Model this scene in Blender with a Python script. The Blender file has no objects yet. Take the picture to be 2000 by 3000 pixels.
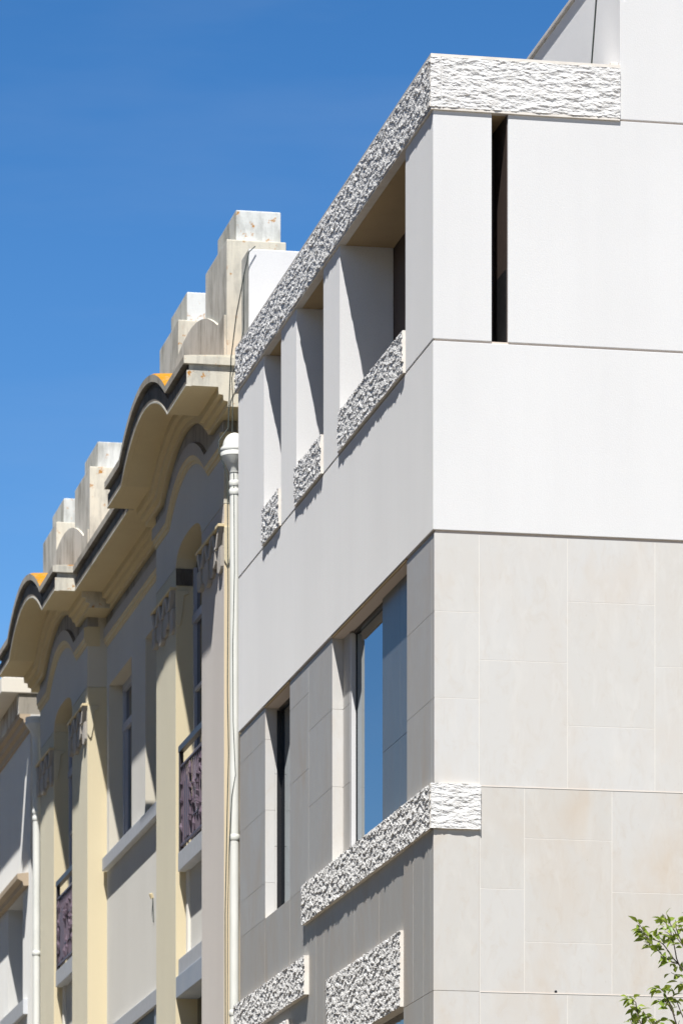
import bpy, math, random
import numpy as np
from mathutils import Vector, Matrix
from mathutils import noise as mn

random.seed(4)
S = bpy.context.scene
COL = S.collection

# ------------------------------------------------------------------ camera
YAW = math.radians(11.0815)
cam_d = bpy.data.cameras.new("camera")
cam = bpy.data.objects.new("camera", cam_d)
COL.objects.link(cam)
cam.location = (-7.5957, -35.1963, 1.6)
cam.rotation_euler = (math.radians(90), 0, -YAW)
cam_d.sensor_fit = 'HORIZONTAL'
cam_d.sensor_width = 24.0
cam_d.lens = 168.0
cam_d.shift_y = 1.5975
cam_d.clip_start = 0.5
cam_d.clip_end = 3000
cam_d.dof.use_dof = True
cam_d.dof.focus_distance = 37.0
cam_d.dof.aperture_fstop = 5.6
S.camera = cam

# ------------------------------------------------------------------ light
SUN_DIR = Vector((0.176, 0.489, -0.855)).normalized()      # travel direction
to_sun = -SUN_DIR
ELEV = math.asin(to_sun.z)
ROT = math.atan2(to_sun.x, to_sun.y)
W = bpy.data.worlds.new("World")
S.world = W
W.use_nodes = True
nt = W.node_tree
nt.nodes.clear()
wo = nt.nodes.new('ShaderNodeOutputWorld')
bg = nt.nodes.new('ShaderNodeBackground')
sky = nt.nodes.new('ShaderNodeTexSky')
sky.sky_type = 'NISHITA'
sky.sun_disc = False
sky.sun_elevation = ELEV
sky.sun_rotation = ROT % (2 * math.pi)
sky.altitude = 50
sky.air_density = 1.0
sky.dust_density = 0.3
sky.ozone_density = 3.0
hsv = nt.nodes.new('ShaderNodeHueSaturation')
hsv.inputs['Saturation'].default_value = 1.37
hsv.inputs['Value'].default_value = 0.99
hsv.inputs['Hue'].default_value = 0.507
# thin high cirrus: a little paler where a stretched noise is high
tcw = nt.nodes.new('ShaderNodeTexCoord')
mpw = nt.nodes.new('ShaderNodeMapping')
mpw.inputs['Scale'].default_value = (7, 7, 34)
mpw.inputs['Rotation'].default_value = (0, 0.25, 0)
nzw = nt.nodes.new('ShaderNodeTexNoise')
nzw.inputs['Scale'].default_value = 1.3
nzw.inputs['Detail'].default_value = 5
nzw.inputs['Roughness'].default_value = 0.55
rpw = nt.nodes.new('ShaderNodeMapRange')
rpw.inputs['From Min'].default_value = 0.45
rpw.inputs['From Max'].default_value = 0.85
rpw.inputs['To Min'].default_value = 0.0
rpw.inputs['To Max'].default_value = 0.08
mxw = nt.nodes.new('ShaderNodeMix')
mxw.data_type = 'RGBA'
mxw.inputs['B'].default_value = (6.0, 6.6, 7.4, 1)
nt.links.new(tcw.outputs['Generated'], mpw.inputs['Vector'])
nt.links.new(mpw.outputs['Vector'], nzw.inputs['Vector'])
nt.links.new(nzw.outputs['Fac'], rpw.inputs['Value'])
nt.links.new(rpw.outputs['Result'], mxw.inputs['Factor'])
nt.links.new(sky.outputs['Color'], hsv.inputs['Color'])
# the clear sky is palest low down and deepens towards the zenith
sep = nt.nodes.new('ShaderNodeSeparateXYZ')
elv = nt.nodes.new('ShaderNodeMapRange')
elv.inputs['From Min'].default_value = 0.12
elv.inputs['From Max'].default_value = 0.33
elv.inputs['To Min'].default_value = 1.5
el2 = nt.nodes.new('ShaderNodeMapRange')
el2.inputs['From Min'].default_value = 0.33
el2.inputs['From Max'].default_value = 0.58
el2.inputs['To Min'].default_value = 1.0
el2.inputs['To Max'].default_value = 0.15
elm = nt.nodes.new('ShaderNodeMath')
elm.operation = 'MULTIPLY'
elv.inputs['To Max'].default_value = 1.12
vm = nt.nodes.new('ShaderNodeVectorMath')
vm.operation = 'SCALE'
nt.links.new(tcw.outputs['Generated'], sep.inputs[0])
nt.links.new(sep.outputs['Z'], elv.inputs['Value'])
nt.links.new(hsv.outputs['Color'], vm.inputs[0])
nt.links.new(sep.outputs['Z'], el2.inputs['Value'])
nt.links.new(elv.outputs['Result'], elm.inputs[0])
nt.links.new(el2.outputs['Result'], elm.inputs[1])
nt.links.new(elm.outputs[0], vm.inputs['Scale'])
nt.links.new(vm.outputs['Vector'], mxw.inputs['A'])
nt.links.new(mxw.outputs['Result'], bg.inputs['Color'])
bg.inputs['Strength'].default_value = 0.07
nt.links.new(bg.outputs['Background'], wo.inputs['Surface'])

sd = bpy.data.lights.new("sun", 'SUN')
sd.energy = 5.0
sd.angle = math.radians(0.53)
sd.color = (1.0, 0.97, 0.92)
sun = bpy.data.objects.new("sun", sd)
COL.objects.link(sun)
sun.location = (-20, -40, 60)
sun.rotation_euler = SUN_DIR.to_track_quat('-Z', 'Y').to_euler()

S.view_settings.view_transform = 'Standard'
S.view_settings.look = 'None'
S.view_settings.exposure = 0.60
S.view_settings.gamma = 1.0

# ------------------------------------------------------------------ materials
class NT:
    """small helper round a node tree"""
    def __init__(s, name):
        s.m = bpy.data.materials.new(name)
        s.m.use_nodes = True
        s.t = s.m.node_tree
        s.p = s.t.nodes['Principled BSDF']
        s.tc = s.t.nodes.new('ShaderNodeTexCoord')
    def n(s, typ, **kw):
        x = s.t.nodes.new(typ)
        for k, v in kw.items():
            if k in ('data_type', 'blend_type', 'operation', 'feature', 'distance', 'noise_dimensions'):
                setattr(x, k, v)
            else:
                x.inputs[k].default_value = v
        return x
    def l(s, a, b):
        s.t.links.new(a, b)
    def coords(s, scale=(1, 1, 1)):
        mp = s.n('ShaderNodeMapping')
        mp.inputs['Scale'].default_value = scale
        s.l(s.tc.outputs['Object'], mp.inputs['Vector'])
        return mp.outputs['Vector']
    def noise(s, scale, stretch=(1, 1, 1), detail=4, rough=0.55, dist=0.0):
        x = s.n('ShaderNodeTexNoise', Scale=scale, Detail=detail, Roughness=rough, Distortion=dist)
        s.l(s.coords(stretch), x.inputs['Vector'])
        return x.outputs['Fac']
    def rng(s, v, a, b, c=0.0, d=1.0):
        x = s.n('ShaderNodeMapRange')
        x.inputs['From Min'].default_value = a
        x.inputs['From Max'].default_value = b
        x.inputs['To Min'].default_value = c
        x.inputs['To Max'].default_value = d
        s.l(v, x.inputs['Value'])
        return x.outputs['Result']
    def mix(s, f, a, b, mode='MIX'):
        x = s.n('ShaderNodeMix', data_type='RGBA')
        x.blend_type = mode
        for key, val in (('A', a), ('B', b)):
            if isinstance(val, tuple):
                x.inputs[key].default_value = (*val, 1)
            else:
                s.l(val, x.inputs[key])
        if isinstance(f, (int, float)):
            x.inputs['Factor'].default_value = f
        else:
            s.l(f, x.inputs['Factor'])
        return x.outputs['Result']
    def mul(s, a, b):
        x = s.n('ShaderNodeMath')
        x.operation = 'MULTIPLY'
        for i, v in enumerate((a, b)):
            if isinstance(v, (int, float)):
                x.inputs[i].default_value = v
            else:
                s.l(v, x.inputs[i])
        return x.outputs[0]
    def add(s, a, b):
        x = s.n('ShaderNodeMath')
        x.operation = 'ADD'
        for i, v in enumerate((a, b)):
            if isinstance(v, (int, float)):
                x.inputs[i].default_value = v
            else:
                s.l(v, x.inputs[i])
        return x.outputs[0]
    def bump(s, h, strength, dist):
        x = s.n('ShaderNodeBump', Strength=strength, Distance=dist)
        s.l(h, x.inputs['Height'])
        s.l(x.outputs['Normal'], s.p.inputs['Normal'])
    def col(s, c):
        if isinstance(c, tuple):
            s.p.inputs['Base Color'].default_value = (*c, 1)
        else:
            s.l(c, s.p.inputs['Base Color'])
    def rough(s, r, spec=0.3, dr=0.0):
        s.p.inputs['Roughness'].default_value = r
        s.p.inputs['Specular IOR Level'].default_value = spec
        s.p.inputs['Diffuse Roughness'].default_value = dr
    def up(s):
        g = s.n('ShaderNodeNewGeometry')
        x = s.n('ShaderNodeSeparateXYZ')
        s.l(g.outputs['Normal'], x.inputs[0])
        return x.outputs


def plaster(name, c, c2, bscale=90, bstr=0.35, streak=0.5, dr=1.0, dist=0.004):
    k = NT(name)
    a = k.noise(0.9, (1, 1, 0.45), 5)
    st = k.noise(5.0, (1, 1, 0.06), 4, 0.6)
    f = k.add(k.mul(k.rng(a, 0.35, 0.7), 0.6), k.mul(k.rng(st, 0.45, 0.75), streak))
    col = k.mix(f, c, c2)
    grain = k.noise(bscale, (1, 1, 1), 3, 0.6)
    col = k.mix(k.rng(grain, 0.3, 0.7, 0.0, 0.22), col, tuple(x * 0.8 for x in c2))
    k.col(col)
    h = k.add(k.mul(k.noise(2.2, detail=3), 1.6), k.mul(grain, 1.0))
    vo = k.n('ShaderNodeTexVoronoi', Scale=1.9)
    k.l(k.coords(), vo.inputs['Vector'])
    dent = k.rng(vo.outputs['Distance'], 0.0, 0.035, -2.2, 0.0)
    h = k.add(h, dent)
    k.bump(h, bstr, dist)
    k.rough(0.9, 0.12, dr)
    return k.m


def limestone(name, base, warm, cool, glossy=0.55):
    k = NT(name)
    g = k.n('ShaderNodeNewGeometry')
    rnd = g.outputs['Random Per Island']
    big = k.noise(1.5, (1, 1, 0.5), 5, 0.6, 0.6)
    med = k.noise(7, (1, 1, 0.35), 6, 0.62, 1.0)
    c = k.mix(k.rng(rnd, 0, 1), base, cool)
    wm = k.mul(k.rng(big, 0.43, 0.72), k.rng(rnd, 0.0, 1.0, 0.35, 1.0))
    c = k.mix(wm, c, warm)
    c = k.mix(k.rng(med, 0.50, 0.78, 0, 0.6), c, tuple(x * 1.13 for x in base))
    c = k.mix(k.rng(k.noise(11, (1, 1, 0.5), 6, 0.65, 1.4), 0.52, 0.80, 0, 0.5), c, tuple(x * 0.90 for x in warm))
    spk = k.n('ShaderNodeTexVoronoi', Scale=13)
    k.l(k.coords((1, 1, 0.6)), spk.inputs['Vector'])
    sp = k.rng(spk.outputs['Distance'], 0.02, 0.08, 0.3, 0.0)
    sp = k.mul(sp, k.rng(k.noise(3.1), 0.45, 0.65))
    c = k.mix(sp, c, tuple(x * 0.62 for x in warm))
    rust = k.noise(2.3, (1, 1, 0.5), 3, 0.5, 0.4)
    c = k.mix(k.rng(rust, 0.60, 0.82, 0, 0.5), c, tuple((warm[0] * 0.95, warm[1] * 0.83, warm[2] * 0.68)))
    k.col(c)
    h = k.add(k.noise(40, detail=4), k.mul(med, 0.6))
    k.bump(h, 0.08, 0.002)
    k.rough(glossy, 0.3, 0.0)
    return k.m


def simple(name, c, rough=0.6, spec=0.4, metal=0.0, bump=None, c2=None, nscale=6, stretch=(1, 1, 1)):
    k = NT(name)
    if c2:
        k.col(k.mix(k.rng(k.noise(nscale, stretch, 5), 0.35, 0.7), c, c2))
    else:
        k.col(c)
    k.rough(rough, spec)
    k.p.inputs['Metallic'].default_value = metal
    if bump:
        k.bump(k.noise(bump[0], detail=4), bump[1], bump[2])
    return k.m


def weathered(name, base, grey, lichen=0.0, streaks=0.6, dark=(0.10, 0.095, 0.08), zlo=13.3, zhi=14.6, dr=0.8):
    """painted render with rain stains running down and a little orange lichen"""
    k = NT(name)
    st = k.noise(9.0, (1, 1, 0.16), 6, 0.7, 0.6)
    blot = k.noise(3.2, (1, 1, 0.6), 5, 0.6)
    fine = k.noise(60, detail=3)
    f = k.rng(k.add(k.mul(st, 0.65), k.mul(blot, 0.5)), 0.56, 0.82)
    c = k.mix(k.rng(blot, 0.4, 0.65, 0, 0.8), base, grey)
    c = k.mix(k.mul(f, streaks), c, dark)
    if lichen:
        ln = k.noise(11, (1, 1, 1), 6, 0.7)
        c = k.mix(k.rng(ln, 0.66 - lichen * 0.16, 0.72 - lichen * 0.14, 0, 0.95), c, (0.52, 0.24, 0.03))
    k.col(c)
    k.bump(k.add(k.mul(fine, 0.7), k.noise(9, detail=4)), 0.35, 0.008)
    k.rough(0.92, 0.1, dr)
    return k.m


M = {}
M['plaster'] = plaster('white_plaster', (0.80, 0.803, 0.81), (0.74, 0.742, 0.75), streak=0.22, bstr=0.32, dr=0.7)
M['lime'] = limestone('honed_limestone', (0.545, 0.535, 0.517), (0.545, 0.495, 0.44), (0.56, 0.557, 0.552))
M['lime_low'] = limestone('warmer_honed_limestone', (0.515, 0.50, 0.475), (0.52, 0.455, 0.385), (0.535, 0.525, 0.51))
M['limeblue'] = limestone('blue_grey_polished_stone', (0.16, 0.175, 0.20), (0.15, 0.155, 0.165), (0.14, 0.165, 0.19), 0.36)
M['alu'] = simple('pale_aluminium_frame', (0.62, 0.62, 0.63), 0.45, 0.5)
M['mortar'] = simple('pale_mortar', (0.70, 0.675, 0.635), 0.9, 0.1)
M['groove'] = simple('shadow_gap_lining', (0.62, 0.54, 0.48), 0.9, 0.1)
k = NT('split_face_stone')
vein = k.noise(14, (1, 1, 1), 5, 0.6)
k.col(k.mix(k.rng(vein, 0.35, 0.7), (0.77, 0.77, 0.77), (0.67, 0.66, 0.65)))
k.bump(k.add(k.noise(70, detail=5, rough=0.7), k.mul(k.noise(26, detail=3), 1.2)), 0.4, 0.005)
k.rough(0.8, 0.2, 0.5)
M['split'] = k.m
M['sawn'] = simple('sawn_stone_edge', (0.70, 0.67, 0.63), 0.8, 0.2, c2=(0.62, 0.58, 0.53), nscale=9)
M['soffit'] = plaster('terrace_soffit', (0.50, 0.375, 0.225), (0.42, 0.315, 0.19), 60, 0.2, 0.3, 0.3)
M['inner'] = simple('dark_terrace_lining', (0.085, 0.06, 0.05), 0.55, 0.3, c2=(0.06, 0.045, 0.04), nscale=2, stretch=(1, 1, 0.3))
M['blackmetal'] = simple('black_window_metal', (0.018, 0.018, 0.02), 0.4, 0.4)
k = NT('mirror_glass')
k.col((0.008, 0.009, 0.012))
k.rough(0.015, 1.0)
k.p.inputs['IOR'].default_value = 2.95
k.p.inputs['Specular Tint'].default_value = (0.86, 0.94, 1.0, 1)
M['glass'] = k.m
k = NT('dull_glass')
k.col((0.03, 0.035, 0.04))
k.rough(0.08, 0.5)
M['pane'] = k.m

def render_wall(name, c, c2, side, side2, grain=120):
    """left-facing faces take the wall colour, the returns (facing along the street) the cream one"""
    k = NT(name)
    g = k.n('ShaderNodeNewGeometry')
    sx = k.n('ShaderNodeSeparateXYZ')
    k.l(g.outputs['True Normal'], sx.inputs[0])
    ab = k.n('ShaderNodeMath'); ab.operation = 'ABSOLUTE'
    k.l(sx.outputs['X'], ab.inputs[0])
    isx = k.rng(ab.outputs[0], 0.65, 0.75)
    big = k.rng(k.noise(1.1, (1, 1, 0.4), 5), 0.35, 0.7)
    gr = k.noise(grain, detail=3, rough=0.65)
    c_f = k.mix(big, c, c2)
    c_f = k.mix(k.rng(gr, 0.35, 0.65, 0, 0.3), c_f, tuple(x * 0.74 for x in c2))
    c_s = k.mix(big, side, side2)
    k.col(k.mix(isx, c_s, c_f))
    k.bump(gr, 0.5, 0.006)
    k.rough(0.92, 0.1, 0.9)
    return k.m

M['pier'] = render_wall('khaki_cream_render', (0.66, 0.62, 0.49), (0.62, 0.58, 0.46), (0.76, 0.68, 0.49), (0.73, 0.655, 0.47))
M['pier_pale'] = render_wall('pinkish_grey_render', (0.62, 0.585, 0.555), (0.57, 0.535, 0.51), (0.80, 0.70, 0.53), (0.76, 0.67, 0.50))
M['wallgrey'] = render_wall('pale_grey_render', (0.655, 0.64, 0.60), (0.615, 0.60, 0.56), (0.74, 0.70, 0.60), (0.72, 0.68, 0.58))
M['cream'] = plaster('cream_render', (0.74, 0.67, 0.50), (0.69, 0.62, 0.45), 70, 0.3, 0.4, 0.6)
M['trim'] = plaster('ochre_trim', (0.76, 0.65, 0.42), (0.69, 0.58, 0.37), 60, 0.2, 0.3, 0.5)
M['trimwall'] = plaster('grey_trim_face', (0.50, 0.47, 0.43), (0.42, 0.39, 0.35), 60, 0.3, 0.4, 0.6)
M['parapet'] = weathered('stained_parapet_render', (0.79, 0.80, 0.79), (0.62, 0.63, 0.60), 0.38, 0.58)
M['parapet_cream'] = weathered('stained_cream_render', (0.77, 0.73, 0.63), (0.66, 0.64, 0.57), 0.38, 0.52)
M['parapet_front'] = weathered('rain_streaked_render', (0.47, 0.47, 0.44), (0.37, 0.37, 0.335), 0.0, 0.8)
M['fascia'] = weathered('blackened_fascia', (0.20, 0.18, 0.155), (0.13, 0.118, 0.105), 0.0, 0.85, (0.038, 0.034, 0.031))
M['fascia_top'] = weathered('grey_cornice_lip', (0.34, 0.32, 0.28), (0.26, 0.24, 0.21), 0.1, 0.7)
k = NT('lichen_covered_top')
ln1 = k.noise(16, (1, 1, 1), 6, 0.72)
ln2 = k.noise(5, (1, 1, 1), 4, 0.6)
c = k.mix(k.rng(ln1, 0.30, 0.50), (0.34, 0.29, 0.20), (0.50, 0.225, 0.012))
c = k.mix(k.rng(ln2, 0.55, 0.75, 0, 0.7), c, (0.30, 0.13, 0.015))
k.col(c); k.bump(ln1, 0.6, 0.01); k.rough(0.95, 0.1, 0.5)
M['lichen'] = k.m
M['frieze'] = weathered('combed_frieze', (0.40, 0.37, 0.32), (0.33, 0.30, 0.26), 0.0, 0.8, (0.07, 0.06, 0.05))  # dirty combed render; also lends painted shade to capitals and eaves band end
M['rustband'] = weathered('rust_streaked_band', (0.66, 0.64, 0.58), (0.42, 0.33, 0.24), 0.0, 0.9, (0.20, 0.12, 0.07))
M['sill'] = simple('pale_blue_grey_stone', (0.60, 0.62, 0.66), 0.7, 0.3, c2=(0.55, 0.57, 0.60), nscale=12)
M['lintelblue'] = simple('blue_grey_stone', (0.42, 0.48, 0.58), 0.7, 0.3, c2=(0.47, 0.52, 0.60), nscale=3)
M['winframe'] = simple('grey_blue_window_frame', (0.50, 0.52, 0.60), 0.5, 0.4)
M['curtain'] = simple('shutter_slats', (0.46, 0.46, 0.47), 0.6, 0.3, c2=(0.36, 0.36, 0.38), nscale=2, stretch=(1, 1, 14))
M['purple'] = simple('purple_painted_iron', (0.13, 0.097, 0.127), 0.5, 0.5, bump=(80, 0.2, 0.003))
M['darkrail'] = simple('dark_handrail', (0.045, 0.035, 0.035), 0.45, 0.5)
M['pipe'] = simple('white_painted_pipe', (0.74, 0.75, 0.72), 0.5, 0.4, c2=(0.64, 0.65, 0.61), nscale=5, stretch=(1, 1, 0.4))
M['cable'] = simple('dark_green_cable', (0.06, 0.075, 0.07), 0.6, 0.3)
M['white3'] = plaster('white_render_far', (0.74, 0.74, 0.72), (0.69, 0.69, 0.67), 70, 0.3, 0.4, 0.9)
M['slab3'] = plaster('white_slab_paint', (0.80, 0.77, 0.70), (0.76, 0.72, 0.64), 60, 0.2, 0.3, 0.5)
M['tan3'] = plaster('tan_moulding', (0.56, 0.46, 0.34), (0.48, 0.39, 0.29), 60, 0.2, 0.3, 0.5)
M['asphalt'] = simple('asphalt', (0.075, 0.068, 0.06), 0.9, 0.2, bump=(120, 0.5, 0.004), c2=(0.04, 0.04, 0.042), nscale=2)
M['paving'] = simple('limestone_paving', (0.38, 0.31, 0.21), 0.85, 0.2, bump=(30, 0.4, 0.006), c2=(0.31, 0.25, 0.17), nscale=9)
M['groundm'] = simple('sandy_ground', (0.33, 0.25, 0.16), 0.95, 0.1, c2=(0.26, 0.20, 0.13), nscale=0.4)
M['bark'] = simple('grey_brown_bark', (0.12, 0.095, 0.08), 0.9, 0.1, bump=(25, 0.7, 0.01), c2=(0.07, 0.055, 0.045), nscale=8, stretch=(1, 1, 0.2))
k = NT('spring_leaf')
g = k.n('ShaderNodeNewGeometry')
c = k.mix(g.outputs['Random Per Island'], (0.12, 0.20, 0.022), (0.29, 0.36, 0.05))
k.col(c)
k.rough(0.42, 0.45)
tr = k.n('ShaderNodeBsdfTranslucent')
k.l(k.mix(0.5, c, (0.40, 0.50, 0.05)), tr.inputs['Color'])
ms = k.n('ShaderNodeMixShader')
ms.inputs[0].default_value = 0.28
out = k.t.nodes['Material Output']
k.l(k.p.outputs[0], ms.inputs[1])
k.l(tr.outputs[0], ms.inputs[2])
k.l(ms.outputs[0], out.inputs['Surface'])
M['leaf'] = k.m

# ------------------------------------------------------------------ mesh helpers
# the old houses were first set out on a pier plane 12 cm too far forward; this puts their
# piers flush with the new front by scaling them about the camera, which keeps their image the same
OLD_K, OLD_T = 1.0160, (0.1215, 0.5631, -0.0256)
CAM_SCALE = {'on': False, 'far': False}
FAR_K, FAR_T = 1.0115, (0.0874, 0.4048, -0.0184)      # white house scaled again about the camera, clear of its neighbour's eaves
def old(p):
    p = tuple(OLD_K * c + t for c, t in zip(p, OLD_T))
    return tuple(FAR_K * c + t for c, t in zip(p, FAR_T)) if CAM_SCALE['far'] else p

class MB:
    def __init__(s):
        s.v, s.f, s.mi, s.mats = [], [], [], []
    def mid(s, m):
        if m not in s.mats:
            s.mats.append(m)
        return s.mats.index(m)
    def face(s, idx, m):
        s.f.append(tuple(idx)); s.mi.append(s.mid(m))
    def box(s, x0, x1, y0, y1, z0, z1, m, sides=None):
        """sides: optional dict face->material, faces -x +x -y +y -z +z"""
        b = len(s.v)
        s.v += [(x, y, z) for z in (z0, z1) for y in (y0, y1) for x in (x0, x1)]
        q = {'-z': (0, 2, 3, 1), '+z': (4, 5, 7, 6), '-y': (0, 1, 5, 4), '+y': (2, 6, 7, 3), '-x': (0, 4, 6, 2), '+x': (1, 3, 7, 5)}
        for kx, i in q.items():
            s.face([b + j for j in i], (sides or {}).get(kx, m))
    def prism(s, poly, axis, a0, a1, m, cap0=None, cap1=None):
        """poly in the plane across axis; axis 'x' -> (y,z), 'y' -> (x,z), 'z' -> (x,y)"""
        n = len(poly); b = len(s.v)
        def P(p, a):
            return {'x': (a, p[0], p[1]), 'y': (p[0], a, p[1]), 'z': (p[0], p[1], a)}[axis]
        s.v += [P(p, a0) for p in poly] + [P(p, a1) for p in poly]
        area = sum(poly[i][0] * poly[(i + 1) % n][1] - poly[(i + 1) % n][0] * poly[i][1] for i in range(n))
        flip = (area > 0) ^ (axis == 'y')
        c0 = list(range(b, b + n)); c1 = list(range(b + n, b + 2 * n))
        if flip:
            s.face(c0[::-1], cap0 or m); s.face(c1, cap1 or m)
        else:
            s.face(c0, cap0 or m); s.face(c1[::-1], cap1 or m)
        for i in range(n):
            j = (i + 1) % n
            q = [b + i, b + j, b + n + j, b + n + i]
            s.face(q if flip else q[::-1], m)
    def tube(s, pts, r, m, n=8, cap=True):
        pts = [Vector(p) for p in pts]
        rr = r if isinstance(r, (list, tuple)) else [r] * len(pts)
        b = len(s.v)
        for i, p in enumerate(pts):
            d = (pts[min(i + 1, len(pts) - 1)] - pts[max(i - 1, 0)]).normalized()
            a = d.cross(Vector((0.31, 0.77, 0.55))).normalized()
            c = d.cross(a)
            for j in range(n):
                t = 2 * math.pi * j / n
                s.v.append(tuple(p + (a * math.cos(t) + c * math.sin(t)) * rr[i]))
        for i in range(len(pts) - 1):
            for j in range(n):
                k2 = (j + 1) % n
                s.face((b + i * n + j, b + i * n + k2, b + (i + 1) * n + k2, b + (i + 1) * n + j), m)
        if cap:
            s.face([b + j for j in range(n)][::-1], m)
            e = b + (len(pts) - 1) * n
            s.face([e + j for j in range(n)], m)
    def lathe(s, cx, cy, prof, m, n=28):
        b = len(s.v)
        for r, z in prof:
            for j in range(n):
                t = 2 * math.pi * j / n
                s.v.append((cx + r * math.cos(t), cy + r * math.sin(t), z))
        for i in range(len(prof) - 1):
            for j in range(n):
                k2 = (j + 1) % n
                s.face((b + i * n + j, b + i * n + k2, b + (i + 1) * n + k2, b + (i + 1) * n + j), m)
        s.face([b + j for j in range(n)][::-1], m)
        e = b + (len(prof) - 1) * n
        s.face([e + j for j in range(n)], m)
    def build(s, name, parent=None, smooth=False, bevel=0.0, angle=35):
        me = bpy.data.meshes.new(name)
        me.from_pydata([old(p) for p in s.v] if CAM_SCALE['on'] else s.v, [], s.f)
        for m in s.mats:
            me.materials.append(M[m])
        me.polygons.foreach_set('material_index', s.mi)
        if smooth:
            me.polygons.foreach_set('use_smooth', [True] * len(s.f))
        me.update()
        o = bpy.data.objects.new(name, me)
        COL.objects.link(o)
        if parent is not None:
            o.parent = parent
            if parent.type == 'EMPTY':
                o.location = -Vector(parent.location)
        if smooth:
            try:
                me.set_sharp_from_angle(angle=math.radians(angle))
            except Exception:
                pass
        if bevel:
            bv = o.modifiers.new('bevel', 'BEVEL')
            bv.width = bevel; bv.segments = 2; bv.limit_method = 'ANGLE'
            bv.angle_limit = math.radians(40)
        return o


def thing(name, loc, label, cat, group=None):
    o = bpy.data.objects.new(name, None)
    COL.objects.link(o)
    o.location = loc
    o.empty_display_size = 0.3
    o['label'] = label; o['category'] = cat
    if group:
        o['group'] = group
    return o

def tag(o, label, cat, group=None):
    o['label'] = label; o['category'] = cat
    if group:
        o['group'] = group
    return o

def structure(o):
    o['kind'] = 'structure'
    return o


rng = np.random.default_rng(11)

def chips(U, Z, pu, pz, seed, lean=0.8):
    """split-stone relief: leaning facets laid in wavering rows, roughly -1..1"""
    r = np.random.default_rng(seed)
    u0, u1, z0, z1 = U.min() - pu, U.max() + pu, Z.min() - pz, Z.max() + pz
    seeds = []
    zr = z0
    while zr < z1:
        u = u0 + r.uniform(0, pu)
        while u < u1:
            seeds.append((u + r.normal(0, pu * 0.15), zr + r.normal(0, pz * 0.24)))
            u += pu * r.uniform(0.55, 1.5)
        zr += pz * r.uniform(0.8, 1.2)
    sd_ = np.array(seeds)
    n = len(sd_)
    hh = r.normal(0, 0.45, n)
    gz = -lean * r.uniform(0.2, 1.5, n)
    gu = r.normal(0, 0.55, n)
    flat = np.stack([U.ravel(), Z.ravel()], 1)
    out = np.empty(len(flat))
    su = sd_[:, 0] / pu; sz = sd_[:, 1] / pz
    order = np.argsort(su)
    su, sz, s2 = su[order], sz[order], sd_[order]
    hh, gz, gu = hh[order], gz[order], gu[order]
    for a in range(0, len(flat), 3000):
        q = flat[a:a + 3000]
        d = (q[:, :1] / pu - su[None]) ** 2 + (q[:, 1:] / pz - sz[None]) ** 2
        i = d.argmin(1)
        out[a:a + 3000] = hh[i] + gz[i] * (q[:, 1] - s2[i, 1]) / pz + gu[i] * (q[:, 0] - s2[i, 0]) / pu
    return out.reshape(U.shape)


def split_face(plane, at, u0, u1, z0, z1, du, dz, amp, seed, back, pu=0.075, pz=0.062, joints=(), margin=0.012):
    """a split-faced block: sawn edges, rough front looking to -x (plane 'x') or -y (plane 'y')"""
    nu = max(2, int(round((u1 - u0) / du))); nz = max(2, int(round((z1 - z0) / dz)))
    us = np.linspace(u0, u1, nu + 1); zs = np.linspace(z0, z1, nz + 1)
    U, Z = np.meshgrid(us, zs)
    r = np.random.default_rng(seed + 100)
    # wobble the rows so that they are not ruled lines
    wob = 0.018 * np.sin(U * 5.1 + seed) + 0.012 * np.sin(U * 13.7 + 2 * seed) + 0.008 * np.sin(U * 31 + seed)
    h = chips(U, Z + wob, pu, pz, seed) * (0.75 if plane == 'x' else 0.42) + chips(U, Z - wob, pu * 0.42, pz * 0.45, seed + 1, 0.3) * 0.33
    if plane == 'y':
        # seen full on: broad hollows and ridges rather than flakes
        sm = np.array([[mn.fractal(Vector((u / 0.085, z / 0.034, seed * 3.7)), 0.6, 2.1, 5) + 0.8 * mn.ridged_multi_fractal(Vector((u / 0.16, z / 0.055, seed)), 0.9, 2.0, 4, 1.0, 2.0) for u in us] for z in zs])
        h = h * 0.8 + (sm - sm.mean()) * 0.95
    h = h + r.normal(0, 0.07, h.shape)
    h = np.clip(h, -1.5, 1.5) * amp
    for j in joints:
        h = np.where(np.abs(U - j) < du * 0.75, np.minimum(h, -amp * 0.9), h)
    mb = MB()
    n1 = nu + 1
    for iz in range(nz + 1):
        for iu in range(nu + 1):
            d = at - h[iz, iu]
            mb.v.append((d, us[iu], zs[iz]) if plane == 'x' else (us[iu], d, zs[iz]))
    for iz in range(nz):
        for iu in range(nu):
            q = (iz * n1 + iu, (iz + 1) * n1 + iu, (iz + 1) * n1 + iu + 1, iz * n1 + iu + 1)
            if plane == 'y':
                q = q[::-1]
            mb.face(q, 'split')
    # sawn sides back to the wall
    ring = [iu for iu in range(n1)] + [iz * n1 + nu for iz in range(1, nz + 1)] + \
           [nz * n1 + iu for iu in range(nu - 1, -1, -1)] + [iz * n1 for iz in range(nz - 1, 0, -1)]
    b = len(mb.v)
    for i in ring:
        x, y, z = mb.v[i]
        mb.v.append((back, y, z) if plane == 'x' else (x, back, z))
    L = len(ring)
    for i in range(L):
        j = (i + 1) % L
        q = (ring[i], ring[j], b + j, b + i)
        if plane == 'y':
            q = q[::-1]
        mb.face(q, 'sawn')
    return mb


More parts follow.
